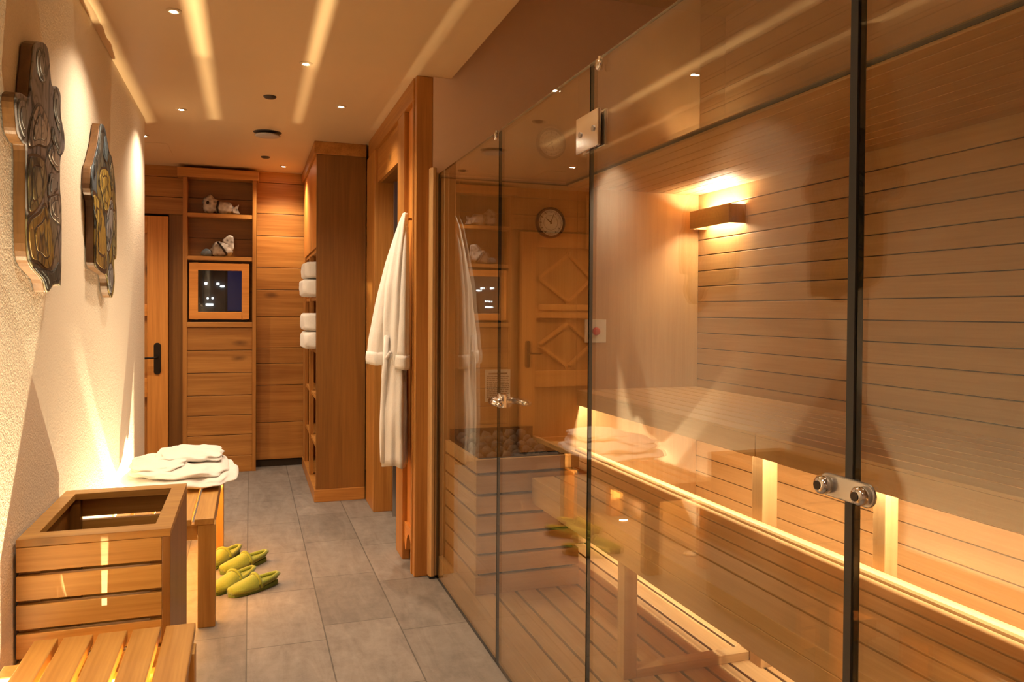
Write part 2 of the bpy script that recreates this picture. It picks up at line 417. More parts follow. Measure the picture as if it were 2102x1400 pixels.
# ------------------------------------------------------------------ shelf unit on the end wall
su = thing('shelf_unit', 'built-in pine shelf unit with two open compartments and planked lower front', 'shelf unit', (-.22, 6.67, 0))
SY = 6.60
obj('crown', bx(-.54, .065, SY-.02, 6.74, 2.345, 2.42), W['honeyx'], su, bevel=.004)
obj('side_panel', bx(-.50, -.468, SY, 6.74, 0, 2.345), W['honeyz'], su, bevel=.002)
obj('side_panel', bx(.018, .048, SY, 6.74, 0, 2.345), W['honeyz'], su, bevel=.002)
for z in (2.052, 1.712): obj('shelf', bx(-.468, .018, SY+.004, 6.72, z-.016, z+.016), W['honeyx'], su, bevel=.002)
obj('shelf', bx(-.468, .018, SY-.002, 6.72, 1.165, 1.205), W['honeyx'], su, bevel=.002)
mb = planks_x(6.72, 6.74, -.468, .018, [1.2, 1.45, 1.72, 1.88, 2.06, 2.2, 2.345], .003)
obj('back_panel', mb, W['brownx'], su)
obj('planked_front', planks_x(SY+.008, SY+.03, -.468, .018, [.13, .30, .46, .62, .80, .98, 1.165], .004), W['honeyx'], su, bevel=.002)
obj('plinth', bx(-.468, .018, SY+.004, SY+.03, 0, .13), W['honeyx'], su, bevel=.002)
# framed glass cabinet window in the third compartment
gw = thing('glazed_cabinet', 'small wooden framed window with dark glass and glowing blocks standing for reflected lights', 'cabinet', (-.23, 6.64, 1.205))
f = MB(); x0, x1, z0, z1 = -.454, -.005, 1.228, 1.675
f.box(x0, -.392, SY+.01, SY+.045, z0, z1); f.box(-.06, x1, SY+.01, SY+.045, z0, z1); f.box(-.392, -.06, SY+.01, SY+.045, z0, 1.287); f.box(-.392, -.06, SY+.01, SY+.045, 1.617, z1)
obj('frame', f, W['doorx'], gw, bevel=.003)
obj('pane', bx(-.392, -.06, SY+.026, SY+.032, 1.287, 1.617), GLASS, gw)
obj('casing', MB().box(-.44, -.02, SY+.108, SY+.114, 1.207, 1.67).box(-.44, -.02, SY+.05, SY+.105, 1.206, 1.228), plain('inner_dark', (.02, .018, .02), .6), gw)
REFL_GLOW = emit('reflected_light_glow', (.85, .95, 1), 5)  # glow stands in for reflections of lights behind the camera
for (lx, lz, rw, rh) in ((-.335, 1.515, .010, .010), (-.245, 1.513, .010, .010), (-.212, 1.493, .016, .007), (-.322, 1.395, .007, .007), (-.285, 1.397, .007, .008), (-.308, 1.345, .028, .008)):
    obj('lamp', bx(lx-rw, lx+rw, SY+.09, SY+.10, lz-rh, lz+rh), REFL_GLOW, gw, bevel=.004)  # added glow block per reflected light, not a lamp in the cabinet
# carved ornaments
def blob(c, r, seed, amp=.2, n=3, zmin=-9):
    bm = bmesh.new(); bmesh.ops.create_icosphere(bm, subdivisions=n, radius=1)
    for v in bm.verts:
        d = 1+amp*noise.noise(v.co*1.6+Vector((seed, 0, 0)))+amp*.4*noise.noise(v.co*4+Vector((seed, 2, 0)))
        v.co = Vector((c[0]+v.co.x*r[0]*d, c[1]+v.co.y*r[1]*d, max(zmin, c[2]+v.co.z*r[2]*d)))
    return bm
o1 = thing('ceramic_fish', 'pale glazed fish ornament lying on the top shelf', 'ornament', (-.22, 6.66, 2.068))
obj('head', blob((-.30, 6.66, 2.142), (.062, .035, .072), 1, .3, 3, 2.0695), CARV, o1, smooth=True)
obj('body', blob((-.20, 6.66, 2.122), (.075, .032, .052), 5, .25, 3, 2.0695), CARV, o1, smooth=True)
obj('tail', MB().prism([(-.14, 6.65, 2.115), (-.085, 6.65, 2.155), (-.095, 6.65, 2.115), (-.078, 6.65, 2.078), (-.13, 6.65, 2.085)], (0, .015, 0)), CARV, o1, bevel=.004)
obj('band', MB().tube([(-.243, 6.628, 2.075), (-.25, 6.62, 2.12), (-.24, 6.628, 2.17)], .008), IRON, o1, smooth=True)
obj('eye', blob((-.318, 6.628, 2.155), (.014, .008, .014), 2, .05, 2), IRON, o1, smooth=True)
o2 = thing('ceramic_ornament', 'pale glazed carved ornament leaning on the second shelf', 'ornament', (-.22, 6.66, 1.728))
obj('body', blob((-.215, 6.66, 1.79), (.085, .035, .062), 9, .25, 3, 1.7295), CARV, o2, smooth=True)
obj('wing', MB().prism([(-.215, 6.64, 1.86), (-.165, 6.64, 1.905), (-.128, 6.64, 1.90), (-.122, 6.64, 1.80), (-.15, 6.64, 1.755), (-.17, 6.64, 1.79)], (0, .04, 0)), CARV, o2, bevel=.012)
obj('band', MB().tube([(-.245, 6.628, 1.845), (-.215, 6.618, 1.81), (-.175, 6.628, 1.745)], .008), IRON, o2, smooth=True)
obj('tail', blob((-.325, 6.66, 1.758), (.045, .025, .03), 4, .3, 3, 1.7295), plain('blue_grey_glaze', (.13, .16, .19), .3), o2, smooth=True)

# ------------------------------------------------------------------ pine door beside the shelf unit
dr = struct('door_1', bx(-1.50, -.614, 6.735, 6.765, .01, 2.04), W['honeyz'])
def pnl(n, a, mat, bv=.003): obj(n, bx(*a), mat, dr, bevel=bv)
pnl('stile', (-.765, -.614, 6.70, 6.735, .01, 2.04), W['doorz']); pnl('stile', (-1.50, -1.36, 6.70, 6.735, .01, 2.04), W['doorz'])
for a, b in ((1.905, 2.04), (1.25, 1.34), (.61, .76), (.01, .14)): pnl('rail', (-1.36, -.765, 6.70, 6.735, a, b), W['doorx'])
pnl('ledge', (-1.36, -.79, 6.685, 6.70, 1.32, 1.375), W['doorx'])
for zc, hh in ((1.62, .24), (1.0, .22)):
    for s in (-1, 1):
        obj('brace', MB().prism([(-.80, 6.708, zc-.018*s), (-.80, 6.708, zc+.018*s), (-1.12, 6.708, zc+s*(hh+.018)), (-1.12, 6.708, zc+s*(hh-.018))], (0, .027, 0)), W['doorx'], dr, bevel=.003)
        obj('brace', MB().prism([(-1.34, 6.708, zc-.018*s), (-1.34, 6.708, zc+.018*s), (-1.08, 6.708, zc+s*(hh+.018)), (-1.08, 6.708, zc+s*(hh-.018))], (0, .027, 0)), W['doorx'], dr, bevel=.003)
hp = obj('handle_plate', MB().prism([(-.691+.026*math.cos(a)*(1), 6.692, .915+(.10 if math.sin(a) > 0 else -.10)+.026*math.sin(a)) for a in [2*PI*i/20 for i in range(20)]], (0, .01, 0)), IRON, dr, bevel=.002, label='dark iron handle plate')
obj('lever', MB().tube([(-.691, 6.695, .925), (-.691, 6.65, .925), (-.70, 6.645, .925), (-.80, 6.645, .92)], [.010, .009, .009, .007]), IRON, hp, smooth=True)
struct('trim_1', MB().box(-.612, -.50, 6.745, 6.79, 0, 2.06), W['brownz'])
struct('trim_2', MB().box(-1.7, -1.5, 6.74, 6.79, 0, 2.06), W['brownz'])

# ------------------------------------------------------------------ ceiling fittings
LENS = emit('warm_lens', (1, .84, .6), 90)
def downlight(x, y, label, z=ZC, grp='recessed ceiling spotlights'):
    t = thing('ceiling_spotlight', label, 'spotlight', (x, y, z), grp)
    obj('trim_ring', MB().lathe((x, y, z), [(.012, -.004), (.022, -.007), (.028, -.004), (.030, 0), (.012, 0)]), plain('cream_trim', (.7, .55, .36), .4), t, smooth=True)
    obj('lens', MB().lathe((x, y, z), [(.0, -.006), (.011, -.005), (.012, -.001), (0, -.001)]), LENS, t, smooth=True)
    light('spotlight_lamp', 'SPOT', (x, y, z-.012), P_DOWN, WARM2, (0, 0, 0), spot_size=math.radians(125), spot_blend=.9, shadow_soft_size=.02)
downlight(-.278, 3.247, 'lit recessed spotlight in ceiling, nearest on the left')
downlight(-.373, 4.815, 'lit recessed spotlight in ceiling, second on the left')
downlight(-.66, 5.631, 'lit recessed spotlight in ceiling just past the end of the stucco wall')
downlight(.243, 3.724, 'lit recessed spotlight in ceiling beside the wide light streak')
downlight(.48, 4.431, 'lit recessed spotlight in ceiling near the wooden doorway')
downlight(.25, 6.419, 'lit recessed spotlight in ceiling right before the planked end wall')
downlight(-1.15, 5.95, 'hidden spotlight added in the alcove ceiling to brighten the pine door')  # added out of view to brighten the door and its reflection
downlight(1.95, 1.0, 'unseen spotlight added in the high ceiling to brighten the plaster above the sauna', 2.95)  # unseen source added to lift the dark plaster over the sauna
for x, y in ((.30, 1.9), (-.28, .6), (.35, -.6)): downlight(x, y, 'lit recessed spotlight in ceiling behind the viewpoint')
for x, y, l in ((.099, 4.364, 'small dark sensor on ceiling between the spotlights'), (.107, 6.083, 'small dark sensor on ceiling near the end wall')):
    tag(obj('ceiling_sensor', MB().lathe((x, y, ZC), [(.0, -.012), (.025, -.010), (.033, -.004), (.034, 0), (0, 0)]), plain('dark_sensor', (.05, .03, .02), .5), smooth=True), l, 'sensor', 'dark round ceiling sensors')
vt = thing('ceiling_vent', 'round grey ceiling air vent near the end of the corridor', 'vent', (.105, 5.25, ZC))
obj('disc', MB().lathe((.105, 5.25, ZC), [(0, -.026), (.07, -.026), (.080, -.020), (.072, -.014), (0, -.014)]), plain('vent_grey', (.5, .47, .45), .4), vt, smooth=True)
obj('collar', MB().lathe((.105, 5.25, ZC), [(.045, -.02), (.05, 0), (.085, -.001), (.088, 0), (.03, 0)]), plain('vent_dark', (.06, .05, .05), .6), vt, smooth=True)
tag(obj('ceiling_hatch', MB().box(-.70, -.54, 5.84, 6.24, ZC-.004, ZC), CEIL, bevel=.002), 'flush square access hatch in ceiling above the pine door', 'hatch')

# ------------------------------------------------------------------ wall art
def art(name, pts, mat, label, R):
    pts = [(y*1.062, 1.3+(z-1.3)*1.062) for y, z in pts]
    t = thing(name, label, 'wall art', (-.6, sum(p[0] for p in pts)/len(pts), min(p[1] for p in pts)))
    # smooth the outline
    P = [Vector((p[0], p[1])) for p in pts]; Q = []
    n = len(P)
    for i in range(n):
        a, b, c, d = P[i-1], P[i], P[(i+1) % n], P[(i+2) % n]
        for k in range(4):
            u = k/4; Q.append(.5*((2*b)+(c-a)*u+(2*a-5*b+4*c-d)*u*u+(3*b-a-3*c+d)*u**3))
    obj('board', MB().prism([(-.596, q.x, q.y) for q in Q], (.028, 0, 0)), DARKW, t, bevel=.002)
    obj('painted_relief', MB().prism([(-.568, q.x, q.y) for q in Q], (.006, 0, 0)), mat, t, loc=t.location, bevel=.003)
    relief(t, R)
A1 = [(2.322, 1.989), (2.406, 2.021), (2.461, 2.014), (2.496, 1.935), (2.568, 1.946), (2.606, 1.929), (2.611, 1.871), (2.653, 1.827), (2.653, 1.778), (2.605, 1.745), (2.597, 1.696), (2.597, 1.649), (2.617, 1.604), (2.611, 1.388), (2.578, 1.372), (2.516, 1.367), (2.446, 1.346), (2.402, 1.38), (2.289, 1.41), (2.251, 1.446), (2.242, 1.546), (2.243, 1.698), (2.216, 1.71), (2.172, 1.723), (2.155, 1.754), (2.146, 1.805), (2.181, 1.826), (2.263, 1.837), (2.282, 1.886), (2.302, 1.943)]
A2 = [(3.281, 2.0), (3.346, 1.999), (3.436, 1.931), (3.507, 1.912), (3.582, 1.826), (3.592, 1.752), (3.618, 1.714), (3.617, 1.528), (3.556, 1.499), (3.571, 1.416), (3.507, 1.348), (3.435, 1.379), (3.389, 1.433), (3.178, 1.454), (3.147, 1.503), (3.14, 1.67), (3.083, 1.727), (3.095, 1.8), (3.14, 1.837), (3.219, 1.919), (3.261, 1.987)]
R1 = {
    'taupe': [[(2.496, 1.878), (2.564, 1.869), (2.612, 1.845), (2.636, 1.809), (2.587, 1.772), (2.495, 1.759), (2.4, 1.732), (2.376, 1.744), (2.391, 1.79), (2.432, 1.837)], [(2.598, 1.618), (2.673, 1.646), (2.747, 1.649), (2.752, 1.569), (2.711, 1.565), (2.635, 1.575)], [(2.636, 1.785), (2.674, 1.798), (2.739, 1.762), (2.739, 1.724), (2.661, 1.729), (2.599, 1.754)]],
    'grey': [[(2.649, 1.847), (2.713, 1.837), (2.753, 1.808), (2.753, 1.78), (2.686, 1.789), (2.641, 1.81)], [(2.475, 2.015), (2.519, 2.04), (2.572, 2.034), (2.591, 1.981), (2.558, 1.951), (2.508, 1.946), (2.475, 1.976)], [(2.295, 1.835), (2.361, 1.847), (2.381, 1.814), (2.351, 1.749), (2.313, 1.762), (2.289, 1.787)], [(2.68, 1.964), (2.727, 1.952), (2.732, 1.897), (2.758, 1.853), (2.713, 1.862), (2.669, 1.901)], [(2.611, 1.697), (2.686, 1.709), (2.73, 1.673), (2.673, 1.655), (2.598, 1.63)]],
    'olive': [[(2.38, 1.701), (2.463, 1.728), (2.54, 1.731), (2.587, 1.704), (2.575, 1.65), (2.494, 1.587), (2.399, 1.553), (2.377, 1.588)]],
    'ochre': [[(2.379, 1.529), (2.505, 1.577), (2.563, 1.607), (2.61, 1.572), (2.659, 1.505), (2.659, 1.438), (2.585, 1.41), (2.483, 1.428), (2.403, 1.439)]],
    'dark': [[(2.429, 1.415), (2.538, 1.416), (2.659, 1.417), (2.746, 1.449), (2.751, 1.396), (2.718, 1.38), (2.659, 1.376), (2.59, 1.354), (2.545, 1.385)]],
}
R2 = {
    'ochre': [[(3.445, 1.859), (3.582, 1.883), (3.655, 1.853), (3.68, 1.788), (3.63, 1.714), (3.535, 1.702), (3.467, 1.766), (3.401, 1.796)], [(3.289, 1.748), (3.401, 1.733), (3.512, 1.675), (3.558, 1.622), (3.582, 1.549), (3.572, 1.453), (3.366, 1.466), (3.342, 1.516), (3.346, 1.64), (3.301, 1.689)]],
    'grey': [[(3.655, 1.768), (3.732, 1.769), (3.731, 1.656), (3.68, 1.565), (3.606, 1.534), (3.572, 1.607), (3.606, 1.711)], [(3.655, 1.495), (3.721, 1.49), (3.747, 1.422), (3.695, 1.364), (3.635, 1.392), (3.61, 1.442)]],
    'dark': [[(3.326, 1.869), (3.401, 1.922), (3.467, 2.015), (3.512, 1.976), (3.445, 1.891), (3.359, 1.836), (3.31, 1.797)]],
    'blue': [[(3.545, 2.016), (3.606, 1.962), (3.582, 1.907), (3.512, 1.911), (3.512, 1.968)]],
    'olive': [[(3.706, 1.938), (3.774, 1.854), (3.706, 1.809), (3.66, 1.87)], [(3.742, 1.727), (3.801, 1.717), (3.8, 1.548), (3.747, 1.535), (3.711, 1.637)]],
}

PAINT = {k: mk_art('relief_'+k, st, 2.7+i, 7) for i, (k, st) in enumerate({
    'taupe': [(.0, (.20, .155, .12)), (.5, (.27, .22, .18)), (.9, (.33, .27, .23))],
    'grey': [(.0, (.13, .125, .13)), (.5, (.20, .19, .19)), (.9, (.26, .25, .25))],
    'olive': [(.0, (.09, .07, .02)), (.5, (.17, .13, .05)), (.9, (.25, .20, .12))],
    'ochre': [(.0, (.16, .07, .015)), (.5, (.30, .19, .025)), (.9, (.36, .25, .05))],
    'dark': [(.0, (.02, .02, .015)), (.9, (.06, .055, .045))],
    'blue': [(.0, (.05, .08, .11)), (.9, (.12, .17, .21))]}.items())}
LINE = plain('dark_contour', (.018, .016, .015), .4)
def smooth_poly(P, k=4):
    Q = []; n = len(P)
    for i in range(n):
        a, b, c, d = P[i-1], P[i], P[(i+1) % n], P[(i+2) % n]
        for j in range(k):
            u = j/k; Q.append(.5*((2*b)+(c-a)*u+(2*a-5*b+4*c-d)*u*u+(3*b-a-3*c+d)*u**3))
    return Q
def relief(t, R):
    mb = MB(); mats = [LINE]; 
    for k, polys in R.items():
        mats.append(PAINT[k])
        for P in polys:
            P = smooth_poly([Vector(p) for p in P]); c = sum(P, Vector((0, 0)))/len(P)
            mb.mi = 0; mb.prism([(-.5622, *(c+(p-c)*1.02)) for p in P], (.0012, 0, 0))
            mb.mi = len(mats)-1; mb.prism([(-.5615, *(c+(p-c)*.90)) for p in P], (.0025, 0, 0))
            mb.mi = 0; mb.prism([(-.559, *(c+(p-c)*.62)) for p in P], (.0006, 0, 0))
            mb.mi = len(mats)-1; mb.prism([(-.559, *(c+(p-c)*.55)) for p in P], (.0018, 0, 0))
    obj('painted_swirls', mb, mats, t, loc=t.location, bevel=.0008)
art('wall_art', A1, ART1, 'larger grey and brown cloud-shaped relief panel, nearest on the stucco wall', R1)
art('wall_art', A2, ART2, 'ochre and blue-black cloud-shaped relief panel, farther along the stucco wall', R2)

# ------------------------------------------------------------------ uplights under the benches
for x, y, l, cone, pw, rh in ((-.515, 1.85, 'floor uplight under the near slatted bench', 98, 1, .014), (-.515, 3.62, 'deep-set floor uplight under the far slatted bench, next to the bin', 98, .55, .016), (-.48, 4.35, 'floor uplight under the far slatted bench, at its far end', 98, .6, .005)):
    t = thing('floor_uplight', l, 'uplight', (x, y, 0))
    obj('ring', MB().lathe((x, y, 0), [(.019, .001), (.020, rh), (.026, rh), (.036, .003), (.036, 0), (.019, 0)]), STEEL, t, smooth=True)
    obj('lens', MB().lathe((x, y, 0), [(0, .003), (.018, .003), (.018, 0), (0, 0)]), LENS, t)
    light('uplight_lamp', 'SPOT', (x, y, .02), P_UP*pw, (1, .78, .46), (PI, 0, 0), spot_size=math.radians(cone), spot_blend=.12, shadow_soft_size=.006)

t = thing('floor_uplight', 'angled floor uplight added under the near slatted bench to streak the bin', 'uplight', (-.385, 1.30, 0))  # unseen fixture added to throw the light stripe on the bin
obj('body', MB().cyl((-.385, 1.27, .02), (-.385, 1.305, .035), .022), STEEL, t)
obj('foot', bx(-.40, -.37, 1.27, 1.30, 0, .012), STEEL, t)
light('uplight_lamp', 'SPOT', (-.382, 1.312, .045), P_UP*.4, (1, .80, .50), (Vector((-.01, 1.075, .52)).to_track_quat('-Z', 'Y').to_euler()), spot_size=math.radians(9), spot_blend=.1, shadow_soft_size=.005)

# ------------------------------------------------------------------ slatted benches (corridor)
SX = [(-.522, -.467), (-.455, -.386), (-.374, -.305), (-.293, -.224), (-.212, -.138)]
def slat_bench(y0, y1, label):
    t = thing('slatted_bench', label, 'bench', (-.33, (y0+y1)/2, 0))
    for a, b in SX: obj('slat', bx(a, b, y0, y1, .424, .45), W['slaty'], t, bevel=.003)
    for y in (y0+.005, 4.455 if y1 > 4 else y1-.145):
        for x in (-.20, -.57 if y == y1-.145 else -.52): obj('leg', bx(x, x+.068, y, y+.07, 0, .424), W['slatz'], t, bevel=.003)  # near bench's end leg set outward to cut uplight on the wall
        obj('cross_rail', bx(-.50 if y == y1-.145 else -.452, -.20, y+.015, y+(.055 if y < 4.4 else .28), .24 if y < 2.2 and y > 1.9 else .36, .38 if y == y1-.145 else .424), W['slatx'], t, bevel=.002)  # rail height and depth shaped to block stray uplight
    obj('uplight_baffle', bx(-.165, -.145, y0+.075, y1-.32 if y1 > 4 else y1-.145, .335, .424), W['slaty'], t, bevel=.002)  # board added to keep uplight off the towel cabinet
    return t
slat_bench(1.22, 2.265, 'low slatted wooden bench in the near left corner')
slat_bench(3.385, 4.75, 'slatted wooden bench beyond the bin, carrying a folded bathrobe')

# ------------------------------------------------------------------ towel bin
bn = thing('towel_bin', 'square open-topped wooden bin with slatted front beside the stucco wall', 'bin', (-.405, 2.69, 0))
BX0, BX1, BY0, BY1, BZ = -.592, -.212, 2.385, 2.99, .681
fr = MB()
o4 = [(BX0, BY0), (BX1, BY0), (BX1, BY1), (BX0, BY1)]; i4 = [(BX0+.04, BY0+.065), (BX1-.045, BY0+.065), (BX1-.045, BY1-.065), (BX0+.04, BY1-.065)]
for k in range(4):
    a, b, c, d = o4[k], o4[(k+1) % 4], i4[(k+1) % 4], i4[k]
    fr.hexa([(*p, BZ-.022) for p in (a, b, c, d)], [(*p, BZ) for p in (a, b, c, d)])
obj('rim', fr, W['slatx'], bn, bevel=.002)
zs = [(.592, .658), (.514, .580), (.436, .502), (.358, .424), (.280, .346), (.202, .268), (.124, .190), (.04, .112)]
fb = MB(); bb = MB()
for a, b in zs: fb.box(BX0, BX1-.022, BY0, BY0+.022, a, b); bb.box(BX0, BX1-.022, BY1-.022, BY1, a, b)
obj('front_boards', fb, W['slatx'], bn, bevel=.002)
obj('back_boards', bb, W['slatx'], bn, bevel=.002)
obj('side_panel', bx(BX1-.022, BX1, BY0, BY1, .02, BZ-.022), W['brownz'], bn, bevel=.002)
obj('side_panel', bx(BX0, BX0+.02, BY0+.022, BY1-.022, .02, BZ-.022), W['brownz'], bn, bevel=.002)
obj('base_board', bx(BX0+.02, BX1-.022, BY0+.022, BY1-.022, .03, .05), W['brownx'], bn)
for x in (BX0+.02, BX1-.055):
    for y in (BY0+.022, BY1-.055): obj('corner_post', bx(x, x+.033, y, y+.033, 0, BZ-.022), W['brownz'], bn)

# ------------------------------------------------------------------ folded bathrobe on the far bench
def folded():
    mb = MB()
    def layer(cx, cy, z0, z1, rx, ry, seed, tilt=0, amp=.10):
        q = pillow(cx, cy, z0, z1, rx, ry, seed, 3.2, amp, 56, 18, 7)
        for v in q.bm.verts:
            v.co.z += max(0, 1)*tilt*(v.co.x-cx)
            v.co.z += .010*noise.noise(Vector((v.co.x*22, v.co.y*9+seed, seed)))
            v.co.z = max(v.co.z, .4512)
        me = bpy.data.meshes.new('tmp'); q.bm.to_mesh(me); mb.bm.from_mesh(me); q.bm.free(); bpy.data.meshes.remove(me)
    layer(-.320, 4.22, .451, .508, .262, .35, 2.2, 0)
    layer(-.33, 4.24, .490, .548, .225, .32, 5.1, -.05)
    layer(-.29, 4.33, .535, .582, .16, .20, 8.4, -.04, .16)
    layer(-.42, 4.20, .525, .565, .13, .22, 3.7, .02, .16)
    return mb
tag(obj('folded_bathrobe', folded(), TERRY, smooth=True, sub=1), 'white terry bathrobe folded in a heap on the far slatted bench', 'bathrobe')

# ------------------------------------------------------------------ hanging bathrobe
def loft(levels, n=48, folds=(), seed=0.):
    R = []
    for (z, cx, cy_, rx, ry, amp) in levels:
        ring = []
        for i in range(n):
            th = 2*PI*i/n
            k = 1+amp*(math.sin(5*th+seed+z*1.5)*.6+math.sin(9*th+2.1*seed-z*2)*.4)+amp*.6*noise.noise(Vector((math.cos(th)*2, math.sin(th)*2+seed, z*5)))
            ring.append((cx+math.cos(th)*rx*k, cy_+math.sin(th)*ry*k, z+amp*.05*math.sin(3*th+seed)))
        R.append(ring)
    return MB().rings(R)
rb = thing('bathrobe', 'white terry bathrobe hanging on the wooden panel by the doorway', 'bathrobe', (.70, 3.9, .53))
def interp(keys, n):
    out = []
    for i in range(n):
        t = i/(n-1)*(len(keys)-1); a = min(int(t), len(keys)-2); u = t-a; u = u*u*(3-2*u) if False else u
        out.append(tuple(keys[a][k]*(1-u)+keys[a+1][k]*u for k in range(6)))
    return out
obj('body', loft(interp([(1.795, .738, 3.875, .012, .02, .05), (1.74, .728, 3.88, .024, .05, .10), (1.60, .712, 3.89, .038, .085, .12), (1.42, .695, 3.90, .052, .115, .13), (1.22, .690, 3.915, .058, .125, .14), (1.0, .692, 3.92, .058, .13, .15), (.75, .690, 3.92, .064, .145, .16), (.53, .692, 3.92, .062, .14, .17)], 40), seed=1.3), TERRY, rb, smooth=True)
obj('sleeve', loft(interp([(1.72, .722, 3.90, .02, .04, .06), (1.55, .690, 3.94, .036, .06, .08), (1.35, .655, 3.97, .045, .075, .08), (1.15, .628, 3.99, .050, .085, .09), (1.045, .620, 4.0, .050, .085, .05)], 24), 32, seed=4.0), TERRY, rb, smooth=True)
obj('sleeve', loft(interp([(1.74, .736, 3.865, .014, .03, .06), (1.6, .727, 3.835, .022, .045, .08), (1.4, .720, 3.82, .030, .055, .09), (1.2, .715, 3.815, .035, .058, .10), (1.08, .714, 3.815, .036, .058, .06)], 24), 32, seed=2.2), TERRY, rb, smooth=True)
obj('cuff', loft(interp([(1.085, .714, 3.815, .039, .062, .04), (1.05, .714, 3.815, .040, .064, .04), (1.015, .714, 3.815, .039, .062, .04)], 5), 32, seed=2.2), TERRY, rb, smooth=True)
obj('cuff', loft(interp([(1.095, .622, 3.998, .053, .089, .05), (1.06, .620, 4.0, .055, .091, .05), (1.03, .620, 4.0, .052, .087, .05)], 5), 32, seed=4.0), TERRY, rb, smooth=True)
obj('front_edge', MB().tube([(.640, 3.83, 1.18), (.632, 3.845, .95), (.628, 3.85, .75), (.632, 3.85, .545)], .012), TERRY, rb, smooth=True)
obj('belt', MB().tube([(.655, 3.80, 1.10), (.636, 3.84, 1.06), (.628, 3.86, .98), (.634, 3.862, .88)], .009), TERRY, rb, smooth=True)
tag(obj('coat_hook', MB().tube([(.783, 3.885, 1.768), (.765, 3.885, 1.768), (.748, 3.885, 1.765), (.741, 3.885, 1.775)], .006), W['brownx'], smooth=True), 'small wooden peg on the wooden panel holding the hanging bathrobe', 'hook')

# ------------------------------------------------------------------ slippers
def make_slipper(ax, ay, bx_, by, label, g):
    # a = toe, b = heel
    a, b = Vector((ax, ay)), Vector((bx_, by)); L = (b-a).length; d = (b-a).normalized(); p = Vector((-d.y, d.x))
    t = thing('slipper', label, 'slipper', ((ax+bx_)/2, (ay+by)/2, 0), g)
    wd = lambda s: .050*(math.sin(PI*min(max(s, 0.0), 1)**.8)**.45)*(1-.22*s) if 0 < s < 1 else 0
    def outline(k, n=18):
        up = [(s, wd(s)*k) for s in [i/n for i in range(1, n)]]
        return [(.0, 0)]+up+[(1., 0)]+[(s, -q) for s, q in up[::-1]]
    W3 = lambda s, q, z: (a.x+d.x*L*s+p.x*q, a.y+d.y*L*s+p.y*q, z)
    O = outline(1)
    obj('sole', MB().rings([[W3(s, q, z) for s, q in outline(k)] for z, k in ((.001, .93), (.006, 1.0), (.018, 1.0))]), GREENSOLE, t, smooth=False)
    obj('footbed', MB().rings([[W3(s, q*k, z+.030*max(0, s-.55)) for s, q in O] for z, k in ((.018, 1), (.026, 1.03), (.036, .95), (.034, .80), (.031, .5))]), GREEN, t, smooth=True)
    # closed toe upper rising towards the instep
    mb = MB(); R = []
    for i in range(13):
        s = .02+.50*i/12; h = .030+.030*(i/12)**1.2; ww = wd(s)*1.06; ring = []
        for j in range(15):
            th = PI*j/14; ring.append(W3(s, -math.cos(th)*ww, .014+math.sin(th)**.8*h))
        for j in range(14, -1, -1):
            th = PI*j/14; ring.append(W3(s+.002, -math.cos(th)*max(ww-.009, .001), .012+math.sin(th)**.8*max(h-.010, .001)))
        R.append(ring)
    mb.rings(R)
    obj('upper', mb, GREEN, t, smooth=True)
    # padded collar at the opening
    s = .52; ww = wd(s)*1.04
    sr_ = [.5+.5*k/8 for k in range(9)]
    obj('heel_rim', MB().tube([W3(u*.985, -wd(min(u, .985))*.93, .036+.028*max(0, u-.55)) for u in sr_]+[W3(u*.985, wd(min(u, .985))*.93, .036+.028*max(0, u-.55)) for u in sr_[::-1]], .010, 8), GREEN, t, smooth=True)
    obj('collar', MB().tube([W3(s+.03*(1-math.sin(PI*j/14)), -math.cos(PI*j/14)*ww, .018+math.sin(PI*j/14)**.8*.058) for j in range(15)], .0075, 8), GREEN, t, smooth=True)
G = 'lime green slippers on the tiles'
make_slipper(-.09, 3.715, .13, 3.85, 'lime green slipper, rightmost of the nearer pair on the tiles', G)
make_slipper(-.17, 3.755, .02, 3.97, 'lime green slipper of the nearer pair, half hidden by the bench leg', G)
make_slipper(-.135, 4.05, .085, 4.215, 'lime green slipper, rightmost of the farther pair beside the bench', G)
make_slipper(-.215, 4.12, -.05, 4.36, 'lime green slipper of the farther pair, mostly hidden behind the bench leg', G)

# ------------------------------------------------------------------ sauna shell
ZF = .10
sf = MB()
x = .902
while x < 2.3: sf.box(x, min(x+.083, 2.315), -.45, 3.685, ZF-.022, ZF); x += .095
fl = struct('floor_sauna_slats', sf, W['hemy'], bevel=.002)
struct('floor_sauna_base', bx(.885, 2.32, -.45, 3.69, 0, ZF-.03), DARK)
struct('trim_sauna_sill', bx(.874, .897, -.45, 3.69, 0, ZF+.006), W['hemy'], bevel=.002)
def planks_y(x0, x1, y0, y1, za, zb, pitch, gap=.004):
    mb = MB(); z = zb
    while z > za+.01: mb.box(x0, x1, y0, y1, max(z-pitch+gap, za), z); z -= pitch
    return mb
struct('wall_sauna_right', bx(2.34, 2.40, -.5, 3.72, 0, 1.99), DARK)
struct('wall_sauna_right_planks', planks_y(2.32, 2.338, -.45, 3.69, ZF, 1.949, .084), W['hemy'], bevel=.002)
struct('wall_sauna_back_planks', MB().box(.87, 1.60, 3.69, 3.708, ZF, 1.95).box(1.601, 2.32, 3.69, 3.708, ZF, 1.95), W['hemz'])
struct('wall_sauna_back_lining', bx(.87, 2.34, 3.710, 3.722, 0, 1.96), DARK)
struct('wall_sauna_near', bx(.88, 2.34, -.50, -.455, 0, 1.97), W['hemx'])
cp = MB(); x = 1.60
while x < 2.31: cp.box(x, min(x+.076, 2.32), -.45, 3.69, 1.944, 1.956); x += .0795
struct('ceiling_sauna_planks', cp, W['hemy'], bevel=.002)
struct('ceiling_sauna_deck', bx(1.545, 2.36, -.5, 3.72, 1.958, 1.975), W['hemy'])
